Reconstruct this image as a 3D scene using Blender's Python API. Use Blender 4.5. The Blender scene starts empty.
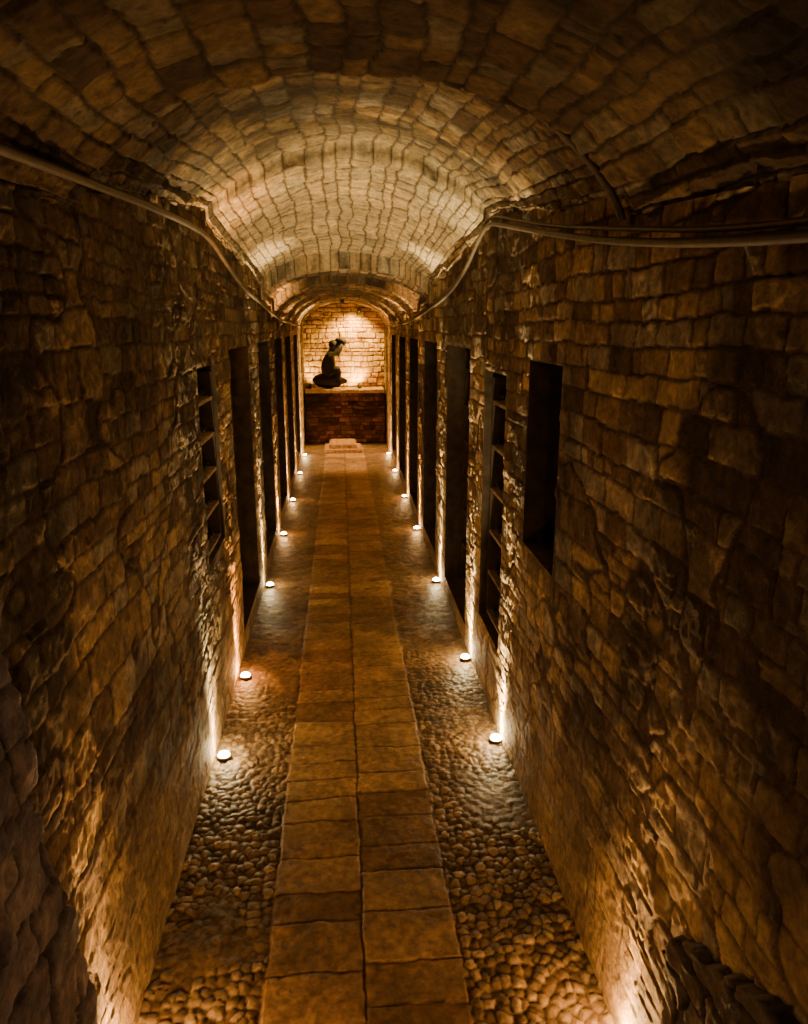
import bpy, math, random
import numpy as np
from mathutils import Vector
scene=bpy.context.scene
XL,XR=-0.84,1.0
CX=(XL+XR)/2; HW=(XR-XL)/2
EYE=2.6
YB=-2.0; YE=17.4

# ---------------------------------------------------------------- noise helpers
def hsh(i,j,seed):
    n=(i.astype(np.int64)*374761393+j.astype(np.int64)*668265263+seed*1274126177)&0xffffffff
    n=((n^(n>>13))*1274126177)&0xffffffff
    n=n^(n>>16)
    return (n&0xffffff)/float(0xffffff)
def vn(x,y,seed=0):
    xi=np.floor(x);yi=np.floor(y);fx=x-xi;fy=y-yi
    fx=fx*fx*(3-2*fx);fy=fy*fy*(3-2*fy)
    xi=xi.astype(np.int64);yi=yi.astype(np.int64)
    a=hsh(xi,yi,seed);b=hsh(xi+1,yi,seed);c=hsh(xi,yi+1,seed);d=hsh(xi+1,yi+1,seed)
    return (a*(1-fx)+b*fx)*(1-fy)+(c*(1-fx)+d*fx)*fy
def fbm(x,y,seed=0,o=4):
    s=0;a=.5;t=0
    for k in range(o):
        s=s+a*vn(x*2**k,y*2**k,seed+k*17);t+=a;a*=.55
    return s/t
def sst(a,b,x):
    t=np.clip((x-a)/(b-a),0,1);return t*t*(3-2*t)

def brick(a,b,rowh,bw,seed,warp=.03,R=.012):
    rng=np.random.RandomState(seed)
    a0_,b0_=a,b
    a=a0_+warp*(fbm(a0_*3,b0_*3,seed+1)-.5)*2+.009*(fbm(a0_*16,b0_*16,seed+8,2)-.5)*2
    b=b0_+warp*1.3*(fbm(a0_*1.7,b0_*2.5,seed+2)-.5)*2+.009*(fbm(a0_*14,b0_*14,seed+9,2)-.5)*2
    b0=b.min()-.2;n=int((b.max()-b0)/rowh*1.9)+6
    rb=b0+np.cumsum(rng.uniform(.6,1.4,n)*rowh)-rowh
    r=np.clip(np.searchsorted(rb,b.ravel()).reshape(b.shape)-1,0,n-2)
    dlo=b-rb[r];dhi=rb[r+1]-b
    da=np.zeros_like(a);cid=np.zeros(a.shape,dtype=np.int64);ca=np.zeros_like(a)
    a0=a.min()-.5;m=int((a.max()-a0)/bw*1.9)+8
    for k in np.unique(r):
        ab=a0+np.cumsum(rng.uniform(.4,1.75,m)*bw)-bw*rng.rand()-bw*.5
        mk=r==k
        av=a[mk];c=np.clip(np.searchsorted(ab,av)-1,0,m-2)
        da[mk]=np.minimum(av-ab[c],ab[c+1]-av);cid[mk]=c
        ca[mk]=av-(ab[c]+ab[c+1])/2
    db=np.minimum(dlo,dhi)
    da=np.maximum(da,0);db=np.maximum(db,0)
    corner=(da<R)&(db<R)
    e=np.where(corner,R-np.hypot(R-da,R-db),np.minimum(da,db))
    e=np.maximum(e,0)
    r1=hsh(r,cid,seed+5);r2=hsh(r,cid,seed+6);r3=hsh(r,cid,seed+7)
    return e,r1,r2,r3,ca,(dlo-dhi)/2
def mixed(a,b,seed,warp):
    A=brick(a,b,.135,.225,seed,warp);B=brick(a,b,.090,.165,seed+500,warp)
    m=fbm(a*1.6,b*2.2,seed+321,3)-.5
    out=[np.where(m>0,p,q) for p,q in zip(A,B)]
    out[0]=np.minimum(out[0],np.abs(m)*.45)
    return out

def cobble(x,y,size,seed):
    gx=x/size;gy=y/size
    ix=np.floor(gx).astype(np.int64);iy=np.floor(gy).astype(np.int64)
    f1=np.full(x.shape,9.);f2=np.full(x.shape,9.);ri=np.zeros(x.shape)
    for dx in (-1,0,1):
        for dy in (-1,0,1):
            cx=ix+dx;cy=iy+dy
            px=cx+.5+.85*(hsh(cx,cy,seed)-.5);py=cy+.5+.85*(hsh(cx,cy,seed+1)-.5)
            d=np.hypot(gx-px,(gy-py)*1.0)
            nw=d<f1
            f2=np.where(nw,f1,np.minimum(f2,d))
            ri=np.where(nw,hsh(cx,cy,seed+2),ri)
            f1=np.where(nw,d,f1)
    return f1,f2,ri

def lerp(a,b,t): return np.asarray(a)*(1-t[...,None])+np.asarray(b)*t[...,None]

def stonecol(e,r2,r3,a,b,seed,dark=1.0,mortar=(.075,.045,.022),mw=.010):
    c=lerp((.22,.130,.058),(.64,.44,.205),r2**1.3)
    c=lerp(c,(.42,.35,.24),sst(.76,.84,r3)*.8)
    c=lerp(c,(.11,.064,.034),sst(.80,.90,1-r3)*.8)
    stain=sst(.38,.58,fbm(a*1.1,b*1.1,seed+40,5))
    c=c*(.32+.68*stain)[...,None]
    n=fbm(a*12,b*12,seed+50,4)
    c=c*(.40+1.2*n)[...,None]
    c=lerp(c,np.array(mortar)*1.0,(1-sst(.002,mw,e))*.9)
    return c*dark

# ---------------------------------------------------------------- mesh helpers
def mk_obj(name,me,mat=None,parent=None,smooth=True):
    ob=bpy.data.objects.new(name,me)
    scene.collection.objects.link(ob)
    if mat: me.materials.append(mat)
    if smooth and len(me.polygons):
        me.polygons.foreach_set('use_smooth',[True]*len(me.polygons))
    if parent: ob.parent=parent
    return ob
def grid(name,P,C,mat,hole=None,flip=False,parent=None):
    nu,nv=P.shape[:2]
    idx=np.arange(nu*nv).reshape(nu,nv)
    q=np.stack([idx[:-1,:-1],idx[1:,:-1],idx[1:,1:],idx[:-1,1:]],-1)
    if flip:q=q[...,::-1]
    if hole is not None:q=q[~hole]
    q=q.reshape(-1,4)
    me=bpy.data.meshes.new(name)
    me.vertices.add(nu*nv);me.vertices.foreach_set('co',P.reshape(-1).astype(np.float32))
    me.loops.add(q.size);me.loops.foreach_set('vertex_index',q.reshape(-1).astype(np.int32))
    me.polygons.add(len(q));me.polygons.foreach_set('loop_start',np.arange(0,q.size,4,dtype=np.int32))
    try: me.polygons.foreach_set('loop_total',np.full(len(q),4,dtype=np.int32))
    except Exception: pass
    me.update(calc_edges=True)
    at=me.color_attributes.new('Col','FLOAT_COLOR','POINT')
    cc=np.ones((nu*nv,4),dtype=np.float32);cc[:,:3]=np.clip(C.reshape(-1,3),0,1)
    at.data.foreach_set('color',cc.reshape(-1))
    return mk_obj(name,me,mat,parent)
def join_mesh(name,parts,mat,parent=None,smooth=False):
    V=[];F=[]
    for v,f in parts:
        o=len(V);V+=[tuple(p) for p in v];F+=[tuple(i+o for i in q) for q in f]
    me=bpy.data.meshes.new(name);me.from_pydata(V,[],F);me.update()
    return mk_obj(name,me,mat,parent,smooth)
def box(x0,x1,y0,y1,z0,z1,b=0.0):
    if b<=0:
        v=[(x0,y0,z0),(x1,y0,z0),(x1,y1,z0),(x0,y1,z0),(x0,y0,z1),(x1,y0,z1),(x1,y1,z1),(x0,y1,z1)]
        f=[(0,3,2,1),(4,5,6,7),(0,1,5,4),(1,2,6,5),(2,3,7,6),(3,0,4,7)]
        return v,f
    v=[(x0,y0,z0),(x1,y0,z0),(x1,y1,z0),(x0,y1,z0),(x0,y0,z1-b),(x1,y0,z1-b),(x1,y1,z1-b),(x0,y1,z1-b),
       (x0+b,y0+b,z1),(x1-b,y0+b,z1),(x1-b,y1-b,z1),(x0+b,y1-b,z1)]
    f=[(0,3,2,1),(0,1,5,4),(1,2,6,5),(2,3,7,6),(3,0,4,7),(4,5,9,8),(5,6,10,9),(6,7,11,10),(7,4,8,11),(8,9,10,11)]
    return v,f
def lathe(prof,n=14,axis='z',o=(0,0,0),sgn=1):
    v=[];f=[]
    for r,h in prof:
        for k in range(n):
            t=2*math.pi*k/n
            p=(r*math.cos(t),r*math.sin(t),h)
            if axis=='x': p=(sgn*h,r*math.cos(t),r*math.sin(t))
            v.append((p[0]+o[0],p[1]+o[1],p[2]+o[2]))
    m=len(prof)
    for i in range(m-1):
        for k in range(n):
            f.append((i*n+k,i*n+(k+1)%n,(i+1)*n+(k+1)%n,(i+1)*n+k))
    f.append(tuple(range(n))[::-1]);f.append(tuple((m-1)*n+k for k in range(n)))
    return v,f

# ---------------------------------------------------------------- materials
def stone_mat(name,rough=.78,bump=.35,sc=38,tint=(1,1,1),spec=.35):
    m=bpy.data.materials.new(name);m.use_nodes=True;nt=m.node_tree;N=nt.nodes;L=nt.links
    b=N['Principled BSDF']
    at=N.new('ShaderNodeAttribute');at.attribute_name='Col'
    tc=N.new('ShaderNodeTexCoord')
    n1=N.new('ShaderNodeTexNoise');n1.inputs['Scale'].default_value=sc;n1.inputs['Detail'].default_value=7
    n1.inputs['Roughness'].default_value=.72
    L.new(tc.outputs['Object'],n1.inputs['Vector'])
    mr=N.new('ShaderNodeMapRange');mr.inputs[1].default_value=.3;mr.inputs[2].default_value=.7
    mr.inputs[3].default_value=.5;mr.inputs[4].default_value=1.5
    L.new(n1.outputs['Fac'],mr.inputs[0])
    mx=N.new('ShaderNodeVectorMath');mx.operation='SCALE'
    L.new(at.outputs['Color'],mx.inputs[0]);L.new(mr.outputs[0],mx.inputs['Scale'])
    tn=N.new('ShaderNodeVectorMath');tn.operation='MULTIPLY';tn.inputs[1].default_value=tint
    L.new(mx.outputs[0],tn.inputs[0]);L.new(tn.outputs[0],b.inputs['Base Color'])
    b.inputs['Roughness'].default_value=rough
    b.inputs['Specular IOR Level'].default_value=spec
    bp=N.new('ShaderNodeBump');bp.inputs['Strength'].default_value=bump;bp.inputs['Distance'].default_value=.02
    L.new(n1.outputs['Fac'],bp.inputs['Height']);L.new(bp.outputs[0],b.inputs['Normal'])
    return m
def plain(name,col,rough=.6,metal=0,nsc=20,var=.3,bump=.1):
    m=bpy.data.materials.new(name);m.use_nodes=True;nt=m.node_tree;N=nt.nodes;L=nt.links
    b=N['Principled BSDF'];tc=N.new('ShaderNodeTexCoord')
    n=N.new('ShaderNodeTexNoise');n.inputs['Scale'].default_value=nsc;n.inputs['Detail'].default_value=5
    L.new(tc.outputs['Object'],n.inputs['Vector'])
    r=N.new('ShaderNodeValToRGB')
    r.color_ramp.elements[0].position=.3;r.color_ramp.elements[1].position=.7
    r.color_ramp.elements[0].color=(*[c*(1-var) for c in col],1);r.color_ramp.elements[1].color=(*[min(1,c*(1+var)) for c in col],1)
    L.new(n.outputs['Fac'],r.inputs[0]);L.new(r.outputs[0],b.inputs['Base Color'])
    b.inputs['Roughness'].default_value=rough;b.inputs['Metallic'].default_value=metal
    bp=N.new('ShaderNodeBump');bp.inputs['Strength'].default_value=bump;bp.inputs['Distance'].default_value=.01
    L.new(n.outputs['Fac'],bp.inputs['Height']);L.new(bp.outputs[0],b.inputs['Normal'])
    return m
def emis(name,col,s):
    m=bpy.data.materials.new(name);m.use_nodes=True;b=m.node_tree.nodes['Principled BSDF']
    b.inputs['Base Color'].default_value=(.8,.8,.8,1)
    b.inputs['Emission Color'].default_value=(*col,1);b.inputs['Emission Strength'].default_value=s
    return m
M_wall=stone_mat('old_wall_stone',.8,.8,34)
M_vault=stone_mat('vault_tufa_brick',.82,.7,30)
M_floor=stone_mat('floor_stone',.5,.35,26,spec=.45)
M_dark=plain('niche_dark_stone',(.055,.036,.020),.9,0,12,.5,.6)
M_wood=plain('aged_oak',(.06,.038,.02),.6,0,16,.4,.2)
M_shelf=plain('shelf_board',(.26,.18,.10),.6,0,16,.4,.2)
M_bottle=plain('dusty_bottle_glass',(.022,.024,.016),.35,0,40,.5,.05)
M_cable=plain('cable_rubber',(.085,.065,.045),.5,0,30,.3,.1)
M_metal=plain('fixture_steel',(.12,.10,.08),.4,.8,60,.2,.05)
M_bronze=plain('dark_bronze',(.008,.005,.003),.75,.0,14,.6,.2)

# ---------------------------------------------------------------- ceiling profile
SEC=[(-2.0,.05,.62,.7),(2.60,.33,.80,.7),(2.62,.42,.95,.8),(5.05,.68,1.12,.85),(5.07,.62,1.02,.85),
     (8.2,.40,.76,.75),(8.22,.18,.60,.5),(9.3,.12,.59,.5),(9.32,.0,.51,.5),(17.4,-.03,.50,.5)]
def prof(y):
    ys=[s[0] for s in SEC]
    return tuple(np.interp(y,ys,[s[k] for s in SEC]) for k in (1,2,3))
def yaxis(extra=()):
    a=np.concatenate([np.arange(YB,.8,.05),np.arange(.8,6,.010),np.arange(6,9.6,.02),np.arange(9.6,YE+.001,.035)])
    return np.unique(np.round(np.concatenate([a,np.array(extra,dtype=float)]),4))

# ---------------------------------------------------------------- walls with niches
NR=[(3.32,3.92,1.42,2.42),(4.45,5.15,.50,2.30)]+[(a,b,.15,2.42) for a,b in ((5.75,7.0),(7.75,8.95),(9.75,10.9),(11.65,12.85),(13.75,14.75))]
NL=[(4.45,5.10,1.15,2.35)]+[(a,b,.15,2.42) for a,b in ((5.75,6.95),(7.75,8.95),(9.75,10.9),(11.65,12.85),(13.75,14.75))]
ZL=np.unique(np.round(np.concatenate([np.arange(0,2.401,.010),[2.3,2.35,2.42,.5,1.15,1.42,.15]]),4))
def wall(name,side,niches,seed):
    ys=yaxis([v for n in niches for v in n[:2]])
    sp,_,_=prof(ys)
    top=EYE+sp+.04
    U=np.linspace(0,1,70)[1:]
    Y=np.repeat(ys[:,None],len(ZL)+len(U),1)
    Z=np.zeros_like(Y)
    Z[:,:len(ZL)]=ZL[None,:]
    Z[:,len(ZL):]=2.42+(top[:,None]-2.42)*U[None,:]
    e,r1,r2,r3,ca,cb=mixed(Y,Z,seed,.028)
    low=sst(.9,.2,Z+.8*(fbm(Y*1.3,Z*1.3,seed+90)-.5))*.8   # lime render smeared over the lower courses
    patch=sst(.60,.68,fbm(Y*1.1,Z*1.4,seed+91))*.4
    sm=np.maximum(low,patch)
    chip=sst(.55,.62,fbm(Y*7,Z*7,seed+33,3))
    relief=sst(0,.006,e)*(.007+.010*r1*(1-.7*chip))*(1-.7*sm)
    tilt=((r2-.5)*ca*.03+(r3-.5)*cb*.05)*(1-sm)
    rough=(fbm(Y*11,Z*11,seed+3,4)-.5)*.010+(fbm(Y*45,Z*45,seed+13,2)-.5)*.007+(fbm(Y*1.6,Z*1.6,seed+4,3)-.5)*.024
    h=.012+relief+tilt+rough*(1-.4*sm)+sm*.010
    h=np.where(Y>9.6,h*.7,h)
    hole=np.zeros((len(ys)-1,Y.shape[1]-1),bool)
    cy=(Y[:-1,:-1]+Y[1:,:-1])/2;cz=(Z[:-1,:-1]+Z[:-1,1:])/2
    for y0,y1,z0,z1 in niches:
        hole|=(cy>y0)&(cy<y1)&(cz>z0)&(cz<z1)
        near=(Y>y0-.012)&(Y<y1+.012)&(Z>z0-.012)&(Z<z1+.012)
        h=np.where(near,.018,h)
    X=(XL+h-.015) if side<0 else (XR-h+.015)
    C=stonecol(e,r2,r3,Y,Z,seed)
    C=lerp(C,np.array((.40,.26,.115))*1.0,sm*.5)
    C=C*(.6+.8*fbm(Y*25,Z*25,seed+71,3))[...,None]
    ob=grid(name,np.stack([X,Y,Z],-1),C,M_wall,hole,flip=(side>0))
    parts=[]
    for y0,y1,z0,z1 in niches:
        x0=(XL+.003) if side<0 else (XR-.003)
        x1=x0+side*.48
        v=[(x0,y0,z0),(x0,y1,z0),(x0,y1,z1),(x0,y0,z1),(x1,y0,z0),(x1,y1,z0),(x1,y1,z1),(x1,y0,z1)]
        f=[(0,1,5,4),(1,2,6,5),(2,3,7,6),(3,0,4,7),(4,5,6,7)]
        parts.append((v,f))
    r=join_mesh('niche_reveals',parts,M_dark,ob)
    return ob
wl=wall('wall_left',-1,NL,11)
wr=wall('wall_right',1,NR,23)

# ---------------------------------------------------------------- vault
def vault():
    ys=yaxis([s[0] for s in SEC])
    na=280
    A=np.linspace(math.pi,0,na)
    Y=np.repeat(ys[:,None],na,1);AA=np.repeat(A[None,:],len(ys),0)
    s,c,ex=[q[:,None] for q in prof(ys)]
    t=np.cos(AA)
    g=np.power(np.clip(1-t*t,0,1),ex)
    X=CX+(HW+.01)*t
    Z=EYE+s+(c-s)*g
    S=np.repeat((np.linspace(0,1,na)*2.35)[None,:],len(ys),0)
    e,r1,r2,r3,ca,cb=brick(Y,S,.095,.155,77,.035)
    h=sst(0,.008,e)*(.004+.013*r1)+((r2-.5)*ca*.09+(r3-.5)*cb*.12)+(fbm(Y*10,S*10,5,4)-.5)*.022+(fbm(Y*45,S*45,15,2)-.5)*.008+(fbm(Y*1.5,S*1.5,6,3)-.5)*.07
    edge=sst(0,.05,np.minimum(AA,math.pi-AA))
    h=h*edge
    nx=-t*.8;nz=-(.35+.65*g)
    l=np.hypot(nx,nz);X=X+nx/l*h;Z=Z+nz/l*h
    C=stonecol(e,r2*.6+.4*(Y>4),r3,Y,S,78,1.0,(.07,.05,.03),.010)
    lit_pale=sst(4.2,5.3,Y)*(1-sst(8.0,8.4,Y))  # brightness of the lit vault stretch put into its stone colour
    C=lerp(C,(.66,.56,.36),lit_pale*.45*sst(0.002,.010,e))
    near_shade=1-sst(2.4,5.0,Y+1.2*(fbm(Y*1.2,S*1.2,66)-.5))  # shade over the near vault painted into its colour
    C=C*(1-.64*near_shade)[...,None]*(.55+.9*fbm(Y*20,S*20,99,3))[...,None]
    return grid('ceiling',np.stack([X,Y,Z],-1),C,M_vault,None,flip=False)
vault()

# ---------------------------------------------------------------- floor
FX0,FX1,FXM=-.365,.46,.045
def floor(name,y0,y1,res):
    xs=np.unique(np.round(np.concatenate([np.arange(XL-.02,XR+.021,res),[FX0,FX1,FXM]]),4))
    ys=np.arange(y0,y1+res/2,res)
    X,Y=np.meshgrid(xs,ys,indexing='ij')
    Xc=X+.03*(fbm(X*8,Y*8,70)-.5);Yc=Y+.03*(fbm(X*8,Y*8,71)-.5)
    f1,f2,ri=cobble(Xc,Yc*.92,.047,3)
    worn=np.maximum(sst(.50,.66,fbm(X*2.2,Y*2.2,81)),sst(3.6,6.0,Y)*.85)
    hc=(.010*np.clip(1-(f1/.7)**2,0,1)*sst(0,.12,f2-f1)+.008*ri)*(1-.7*worn)+.006*worn
    cc=lerp((.13,.08,.042),(.38,.26,.14),ri**1.3)
    cc=lerp((.070,.043,.023),cc,sst(.0,.16,f2-f1)*(1-.3*worn))
    cc=lerp(cc,(.16,.098,.05),worn*.6)
    hs=np.zeros_like(X);cs=np.zeros(X.shape+(3,))
    ed=.034*(fbm(X*9,Y*9,67,3)-.5)
    Xw=X+.020*(fbm(X*3,Y*3,61)-.5)+.016*(fbm(X*20,Y*20,63,2)-.5)
    Yw=Y+.05*(fbm(X*3,Y*2,62)-.5)+.014*(fbm(X*20,Y*20,64,2)-.5)
    for k,(a,b) in enumerate(((FX0,FXM),(FXM,FX1))):
        rb=np.cumsum(np.random.RandomState(100+k).uniform(.16,.30,200))+1.0
        i=np.clip(np.searchsorted(rb,Yw.ravel()).reshape(Yw.shape)-1,0,198)
        d=np.minimum(np.minimum(Yw-rb[i],rb[i+1]-Yw),np.minimum(Xw-a,b-Xw))
        d=np.maximum(d,0)
        r=hsh(i,i*0+k,55);rr=hsh(i,i*0+k,56)
        h=sst(0,.008,d)*(.005+.005*r)+.006*(rr-.5)*(Xw-(a+b)/2)/.2
        c=lerp((.22,.125,.060),(.42,.265,.13),r)
        c=lerp((.12,.072,.036),c,sst(.000,.007,d))
        m=(X+ed>=a)&(X+ed<=b)
        hs=np.where(m,h,hs);cs=np.where(m[...,None],c,cs)
    mid=(X+ed>=FX0)&(X+ed<=FX1)
    Z=np.where(mid,hs+.006,hc)+(fbm(X*14,Y*14,9)-.5)*.008+(fbm(X*40,Y*40,19,2)-.5)*.003+(fbm(X*1.5,Y*1.5,10)-.5)*.012
    C=np.where(mid[...,None],cs,cc)*(.25+1.5*fbm(X*5,Y*5,12))[...,None]*(.5+1.0*fbm(X*30,Y*30,14,3))[...,None]
    return grid(name,np.stack([X,Y,Z-.018],-1),C,M_floor)
fo=floor('floor',1.7,5.6,.0075)
f2=floor('paving_far',5.6,YE,.022);f2.parent=fo

# ---------------------------------------------------------------- stair (under and behind the viewer) and rough wall buttresses beside it
parts=[]
for k in range(6):
    parts.append(box(XL+.11,XR-.09,YB+.08,1.78-.28*k,.17*k,.17*(k+1),.012))
M_step=plain('stair_stone',(.20,.14,.085),.75,0,14,.5,.5)
stairs=join_mesh('stone_staircase',parts,M_step)
def plinth(name,side,yend,ztop,prot,seed,tint,mixf,parent):
    n,m=190,150
    a=np.linspace(0,1,n)[:,None]*np.ones((1,m));b=np.ones((n,1))*np.linspace(0,1,m)[None,:]
    Y=YB+.04+(yend(2.2*b)-YB-.04)*np.sqrt(a)
    Z=ztop(Y)*b
    e,r1,r2,r3,ca,cb=brick(Y,Z,.13,.17,seed,.06)
    h=prot+sst(0,.010,e)*(.008+.020*r1)+(fbm(Y*9,Z*9,seed,4)-.5)*.03+(fbm(Y*30,Z*30,seed+2,3)-.5)*.012
    h[-1,:]=.0;h[:,-1]=.0
    base=XL if side<0 else XR
    X=base-side*h
    C=stonecol(e,r2,r3,Y,Z,seed)
    C=lerp(C,tint,np.full(Y.shape,mixf))*(.25+1.3*fbm(Y*10,Z*10,seed+5))[...,None]
    C=lerp(C*.25,C,sst(.0,.012,e))
    return grid(name,np.stack([X,Y,Z],-1),C,M_wall,None,flip=(side>0),parent=parent)
plinth('buttress_left',-1,lambda z:1.80-.20*(z-1.0)+.10*(fbm(z*7,z*0+1,3)-.5),lambda y:2.25+0*y,.05,301,(.26,.225,.28),.7,wl)
plinth('buttress_right',1,lambda z:1.80+.10*(fbm(z*7,z*0+1,4)-.5),lambda y:.82+np.clip(1.80-y,0,2)*.5+.08*(fbm(y*6,y*0,6)-.5),.03,302,(.15,.12,.10),.55,wr)

# ---------------------------------------------------------------- back wall behind viewer, end wall, low masonry wall
def fwall(name,y,x0,x1,z0,z1,face,seed,rowh,bw,mat,colfn=None,res=.015,depth=1.0):
    xs=np.arange(x0,x1+res/2,res);zs=np.arange(z0,z1+res/2,res)
    X,Z=np.meshgrid(xs,zs,indexing='ij')
    e,r1,r2,r3,ca,cb=brick(X,Z,rowh,bw,seed,.025)
    h=depth*(sst(0,.016,e)*(.008+.022*r1)+(fbm(X*10,Z*10,seed,4)-.5)*.03)
    C=stonecol(e,r2,r3,X,Z,seed)
    if colfn: C=colfn(C,e,r2,X,Z)
    return grid(name,np.stack([X,y+face*h,Z],-1),C,mat,None,flip=(face>0))
fwall('wall_back',YB,XL,XR,0,EYE+.7,1,400,.13,.24,M_wall,res=.03)
def brickcol(C,e,r2,X,Z):
    c=lerp((.42,.24,.065),(.78,.52,.16),r2)
    c=lerp((.22,.12,.035),c,sst(.003,.018,e))
    return c*(.25+1.4*fbm(X*4,Z*4,9))[...,None]
fwall('wall_end',YE-.03,XL,XR,0,EYE+.6,-1,401,.115,.20,M_vault,brickcol,.012,depth=1.5)
LW=16.75
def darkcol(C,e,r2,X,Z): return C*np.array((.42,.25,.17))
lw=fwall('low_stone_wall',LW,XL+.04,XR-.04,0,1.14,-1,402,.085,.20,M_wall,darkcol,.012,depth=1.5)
M_coping=plain('coping_stone',(.55,.36,.15),.8,0,14,.35,.4)
M_slab=plain('slab_stone',(.34,.20,.09),.8,0,14,.5,.5)
M_jamb=plain('jamb_stone',(.44,.28,.12),.8,0,14,.5,.5)
join_mesh('coping',[box(XL+.04+i*.293,XL+.33+i*.293,LW-.06,YE-.08,1.13,1.20+.008*(i%2),.012) for i in range(6)],M_coping,lw)
sl=join_mesh('stone_floor_slab',[box(-.38,.40,15.35,16.2,.0,.08,.012),box(-.28,.30,15.45,16.10,.08,.20,.04)],M_slab)
def arch_ring():
    parts=[];n=15
    sp,cr,_=prof(15.5)
    for k in range(n):
        a0=math.pi*(k+.04)/n;a1=math.pi*(k+.96)/n
        v=[];
        for y in (15.40,15.72):
            for a in (a0,(a0+a1)/2,a1):
                for r in (0,1):
                    w=HW-.035+r*.08;hgt=(cr-sp)-.03+r*.08
                    v.append((CX+w*math.cos(a),y,EYE+sp+hgt*math.sin(a)))
        f=[]
        for s in (0,2):
            f+= [(s,s+1,s+3,s+2),(6+s,8+s,9+s,7+s),(s,s+2,s+8,s+6),(s+1,s+7,s+9,s+3)]
        f+=[(0,6,7,1),(4,5,11,10)]
        parts.append((v,f))
    rng=random.Random(4)
    for sx in (-1,1):
        z=.0
        while z<EYE+sp-.02:
            hh=min(rng.uniform(.14,.24),EYE+sp-z)
            t=.032+rng.uniform(-.005,.005)
            x0=XL if sx<0 else XR-t;x1=XL+t if sx<0 else XR
            parts.append(box(x0,x1,15.40,15.72,z,z+hh-.008,.006));z+=hh
    return join_mesh('trim_1',parts,M_jamb)
arch_ring()

# ---------------------------------------------------------------- cables
def cable(name,pts,r):
    cu=bpy.data.curves.new(name,'CURVE');cu.dimensions='3D';cu.bevel_depth=r;cu.bevel_resolution=3;cu.resolution_u=10
    sp=cu.splines.new('NURBS');sp.points.add(len(pts)-1)
    for p,q in zip(sp.points,pts): p.co=(*q,1)
    sp.use_endpoint_u=True;sp.order_u=3
    ob=bpy.data.objects.new(name,cu);scene.collection.objects.link(ob);cu.materials.append(M_cable)
    return ob
xl=XL+.045;xr=XR-.045
Lp=[(xl,-1.9,2.80),(xl,.6,2.93),(xl+.03,2.07,3.00),(xl+.02,3.2,3.07),(xl,4.2,3.12),(xl,4.95,3.13),(xl,5.6,3.02),(xl,6.5,2.90),(xl,7.6,2.83),(xl,8.4,2.78),(xl,9.6,2.70),(xl,12.3,2.61),(xl,15.3,2.58)]
Rp=[(xr,-1.9,2.66),(xr,.6,2.73),(xr-.01,1.7,2.78),(xr,2.67,2.88),(xr,3.6,3.02),(xr,4.5,3.16),(xr,4.95,3.23),(xr,5.25,3.18),(xr,5.9,2.98),(xr,6.85,2.84),(xr,8.2,2.76),(xr,9.6,2.68),(xr,11.5,2.61),(xr,15.3,2.58)]
cable('electric_cable',Lp,.015)
cable('electric_cable',Rp,.014)
cable('electric_cable',[(p[0]+.01,p[1],p[2]+.035+.010*math.sin(p[1]*3)) for p in Rp],.009)
rib=[]
for k in range(26):
    a=math.radians(6+k*4.2)
    rib.append((CX+(HW-.02)*math.cos(a),2.64,EYE+.34+(.86-.34)*math.sin(a)**1.4-.015))
cable('arch_conduit',rib,.014)

# ---------------------------------------------------------------- uplights
M_lw=emis('lens_warm',(1,.66,.30),140);M_lo=emis('lens_amber',(1,.50,.20),140);M_ly=emis('lens_pale',(1,.80,.46),140)
def uplight(x,y,side,col,mat,power,ty,wide,graze):
    e=bpy.data.objects.new('floor_uplight',None);scene.collection.objects.link(e);e.location=(x,y,0)
    join_mesh('housing',[lathe([(.042,-.005),(.043,.010),(.041,.016),(.037,.016),(.037,.010)],20)],M_metal,e,True)
    join_mesh('lens',[lathe([(.036,.008),(.036,.016),(.030,.028),(.016,.036),(.002,.038)],16)],mat,e,True)
    def L(nm,typ,en,z,sz=60,d=(0,0,1),bl=1):
        l=bpy.data.lights.new(nm,typ);l.energy=en;l.color=col;l.shadow_soft_size=.015
        if typ=='SPOT': l.spot_size=math.radians(sz);l.spot_blend=bl
        lo=bpy.data.objects.new(nm,l);scene.collection.objects.link(lo);lo.parent=e;lo.location=(0,0,z)
        lo.rotation_euler=Vector(d).normalized().to_track_quat('-Z','Y').to_euler()
    L('beam','SPOT',power,.06,70,(-.02*side,ty,1))
    L('graze','SPOT',graze,.06,24,(.07*side,0,1),.8)
    L('halo','POINT',wide,.10)
W=(1,.51,.155);O=(1,.43,.10);P=(1,.73,.33)
ML={W:M_lw,O:M_lo,P:M_ly}
for side,lst in ((-1,((2.08,W,46,17,0,110),(4.16,P,280,6,.18,700),(5.24,O,180,6,.22,900),(7.28,P,130,3.5,.15,1300),(9.2,W,40,3,0,1500),(11.1,W,30,3,0,1700),(13.2,W,30,3,0,1700),(15.15,P,30,6,0,2200))),
                 (1,((2.08,W,46,17,0,110),(4.21,P,280,6,.18,700),(5.42,P,280,6,.22,900),(7.28,P,130,3.5,.15,1300),(9.33,W,40,3,0,1500),(11.2,W,30,3,0,1700),(13.3,W,30,3,0,1700),(15.15,W,30,6,0,1700)))):
    for y,c,p,wd,ty,gz in lst:
        uplight((XL+.068) if side<0 else (XR-.052),y,side,c,ML[c],p,ty,wd,gz)

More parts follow.
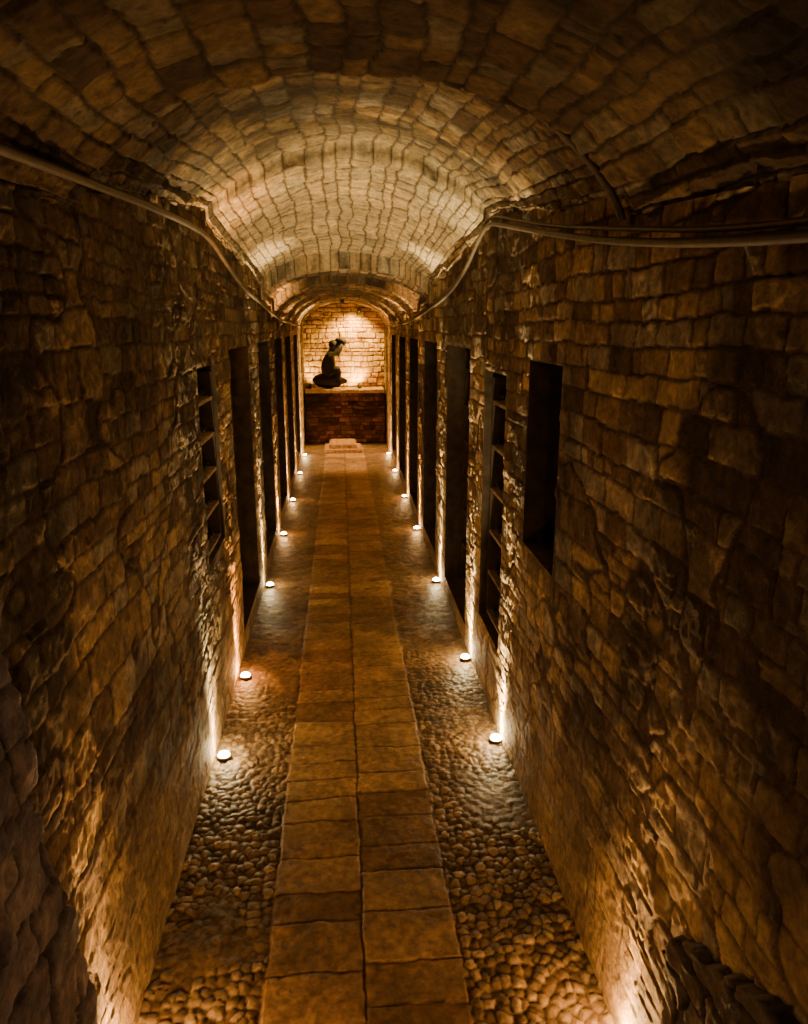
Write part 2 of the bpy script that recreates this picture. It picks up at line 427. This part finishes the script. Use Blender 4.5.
# end chamber lamps
def spotfix(name,loc,tgt,power,col,size):
    e=bpy.data.objects.new(name,None);scene.collection.objects.link(e);e.location=loc
    d=(Vector(tgt)-Vector(loc)).normalized();q=d.to_track_quat('-Z','Y');e.rotation_euler=q.to_euler()
    join_mesh('housing',[lathe([(.03,.09),(.042,.07),(.042,-.02),(.036,-.02),(.034,.0)],16)],M_metal,e,True)
    join_mesh('lens',[lathe([(.033,-.004),(.033,-.010),(.005,-.012)],16)],M_lw,e,True)
    l=bpy.data.lights.new('lamp','SPOT');l.energy=power;l.color=col;l.spot_size=math.radians(size);l.spot_blend=.8;l.shadow_soft_size=.03
    lo=bpy.data.objects.new('lamp',l);scene.collection.objects.link(lo);lo.parent=e;lo.location=(0,0,-.03)
A=(1,.56,.13)
spotfix('ceiling_spotlight',(.42,16.95,2.90),(.15,17.4,1.6),330,A,130)
spotfix('ceiling_spotlight',(.05,15.0,3.02),(.0,15.0,0),750,(1,.52,.16),72)
spotfix('ledge_spotlight',(.40,17.08,1.27),(.20,17.4,1.75),110,A,140)
spotfix('ledge_spotlight',(-.70,17.08,1.27),(-.45,17.4,2.0),50,A,140)
spotfix('added_landing_fill',(.1,-1.4,3.0),(.1,2.0,1.0),34,(1,.64,.37),90)  # unseen lamp added behind the camera to fill the near walls

# ---------------------------------------------------------------- wine racks with bottles
BP=[(.001,0),(.034,.002),(.037,.012),(.037,.185),(.030,.215),(.014,.245),(.0135,.295),(.016,.296),(.016,.305),(.001,.306)]
def rack(side,y0,y1,z0,z1,inset,nsh,seed,sm):
    rng=random.Random(seed)
    x0=(XL if side<0 else XR)+side*inset
    e=bpy.data.objects.new('wine_rack',None);scene.collection.objects.link(e)
    xa,xb=sorted((x0,x0+side*.34))
    U=[box(xa,xb,y0+.01,y0+.04,z0,z1-.05),box(xa,xb,y1-.04,y1-.01,z0,z1-.05)]
    S=[];B=[]
    for k in range(nsh):
        z=z0+.02+(z1-z0-.25)*k/(nsh-1)
        S.append(box(xa,xb,y0+.04,y1-.04,z,z+.022))
        n=int((y1-y0-.12)/.092)
        for i in range(n):
            if rng.random()<.12: continue
            B.append(lathe(BP,10,'x',(x0+side*.33,y0+.10+i*.092,z+.022+.037),-side))
    join_mesh('uprights',U,M_wood,e);join_mesh('shelves',S,sm,e);join_mesh('bottles',B,M_bottle,e,True)
k=0
for n in NL:
    rack(-1,*n,.02 if n[0]<5 else .16,5 if n[0]<5 else 7,k,M_shelf if n[0]<5 else M_wood);k+=1
for n in NR[1:]:
    rack(1,*n,.05 if n[0]<5 else .16,6 if n[0]<5 else 7,k,M_shelf if n[0]<5 else M_wood);k+=1

# ---------------------------------------------------------------- statue: crouching drinker raising a jug
def skin(name,joints,edges,mat,parent=None,lv=2):
    me=bpy.data.meshes.new(name);me.from_pydata([j[0] for j in joints],edges,[]);me.update()
    ob=mk_obj(name,me,mat,parent,False)
    ob.modifiers.new('skin','SKIN')
    for i,j in enumerate(joints):
        me.skin_vertices[0].data[i].radius=(j[1],j[1]*(j[2] if len(j)>2 else 1))
        me.skin_vertices[0].data[i].use_root=(i==0)
    s=ob.modifiers.new('sub','SUBSURF');s.levels=lv;s.render_levels=lv
    ob.modifiers['skin'].use_smooth_shade=True
    return ob
st=bpy.data.objects.new('bronze_statue',None);scene.collection.objects.link(st);st.location=(-.26,17.0,1.26)
J=[((-.05,0,.30),.24),((-.03,0,.45),.21),((.02,0,.62),.19),((.07,0,.74),.09),((.11,0,.80),.065),
 ((-.02,-.10,.28),.12),((.20,-.11,.40),.10),((.18,-.11,.20),.08),((.15,-.11,.06),.055),((.26,-.11,.045),.035),
 ((-.06,.10,.26),.12),((.14,.12,.12),.09),((-.08,.13,.08),.06),((-.20,.13,.06),.035),
 ((.04,-.15,.70),.085),((.18,-.18,.72),.065),((.27,-.12,.86),.05),((.28,-.07,.93),.03),
 ((.02,.15,.70),.085),((.10,.18,.85),.065),((.22,.12,.95),.048),((.27,.06,.98),.03)]
E=[(0,1),(1,2),(2,3),(3,4),(0,5),(5,6),(6,7),(7,8),(8,9),(0,10),(10,11),(11,12),(12,13),(2,14),(14,15),(15,16),(16,17),(2,18),(18,19),(19,20),(20,21)]
skin('body',J,E,M_bronze,st)
def blob(name,loc,sc,rot,mat,parent,nz=0.0):
    import bmesh
    bm=bmesh.new();bmesh.ops.create_icosphere(bm,subdivisions=3,radius=1)
    for v in bm.verts:
        x,y,z=v.co
        if nz:
            f=1+nz*(math.sin(9*x+2)*math.sin(11*y)*math.sin(8*z+1))
            v.co*=f
        v.co.x*=1-.18*max(0,-v.co.z)
        if x>.75 and abs(y)<.3 and abs(z)<.35: v.co.x+=.22*(1-abs(y)/.3)
    me=bpy.data.meshes.new(name);bm.to_mesh(me);bm.free()
    o=mk_obj(name,me,mat,parent);o.location=loc;o.scale=sc;o.rotation_euler=rot
    return o
blob('head',(.13,0,.89),(.095,.085,.115),(0,-.6,0),M_bronze,st)
blob('hair',(.10,0,.915),(.105,.10,.11),(0,-.9,0),M_bronze,st,.12)
jug=join_mesh('jug',[lathe([(.02,0),(.06,.01),(.095,.07),(.10,.12),(.07,.18),(.04,.21),(.05,.24),(.03,.24)],16)],M_bronze,st,True)
jug.location=(.38,0,.93);jug.rotation_euler=(0,-1.1,0)
for sy,bx,bz in ((-1,.28,.93),(1,.27,.98)):
    for i in range(4):
        skin('finger',[((bx,sy*.06,bz-.015+i*.014),.009),((bx+.04,sy*.085,bz+i*.014),.008),((bx+.075,sy*.075,bz+.005+i*.013),.007)],[(0,1),(1,2)],M_bronze,st,1)
blob('rock_seat',(-.04,0,.12),(.36,.20,.17),(0,0,.0),M_bronze,st,.25)

# ---------------------------------------------------------------- world + camera
w=bpy.data.worlds.new('cellar_dark');scene.world=w;w.use_nodes=True
w.node_tree.nodes['Background'].inputs[0].default_value=(.02,.012,.006,1);w.node_tree.nodes['Background'].inputs[1].default_value=.1
cam=bpy.data.cameras.new('camera');co=bpy.data.objects.new('camera',cam);scene.collection.objects.link(co)
co.location=(0,0,EYE);co.rotation_euler=(math.radians(90-14.18),0,math.radians(-4.79))
cam.sensor_fit='VERTICAL';cam.sensor_height=36;cam.lens=26.02;cam.clip_start=.02
scene.camera=co
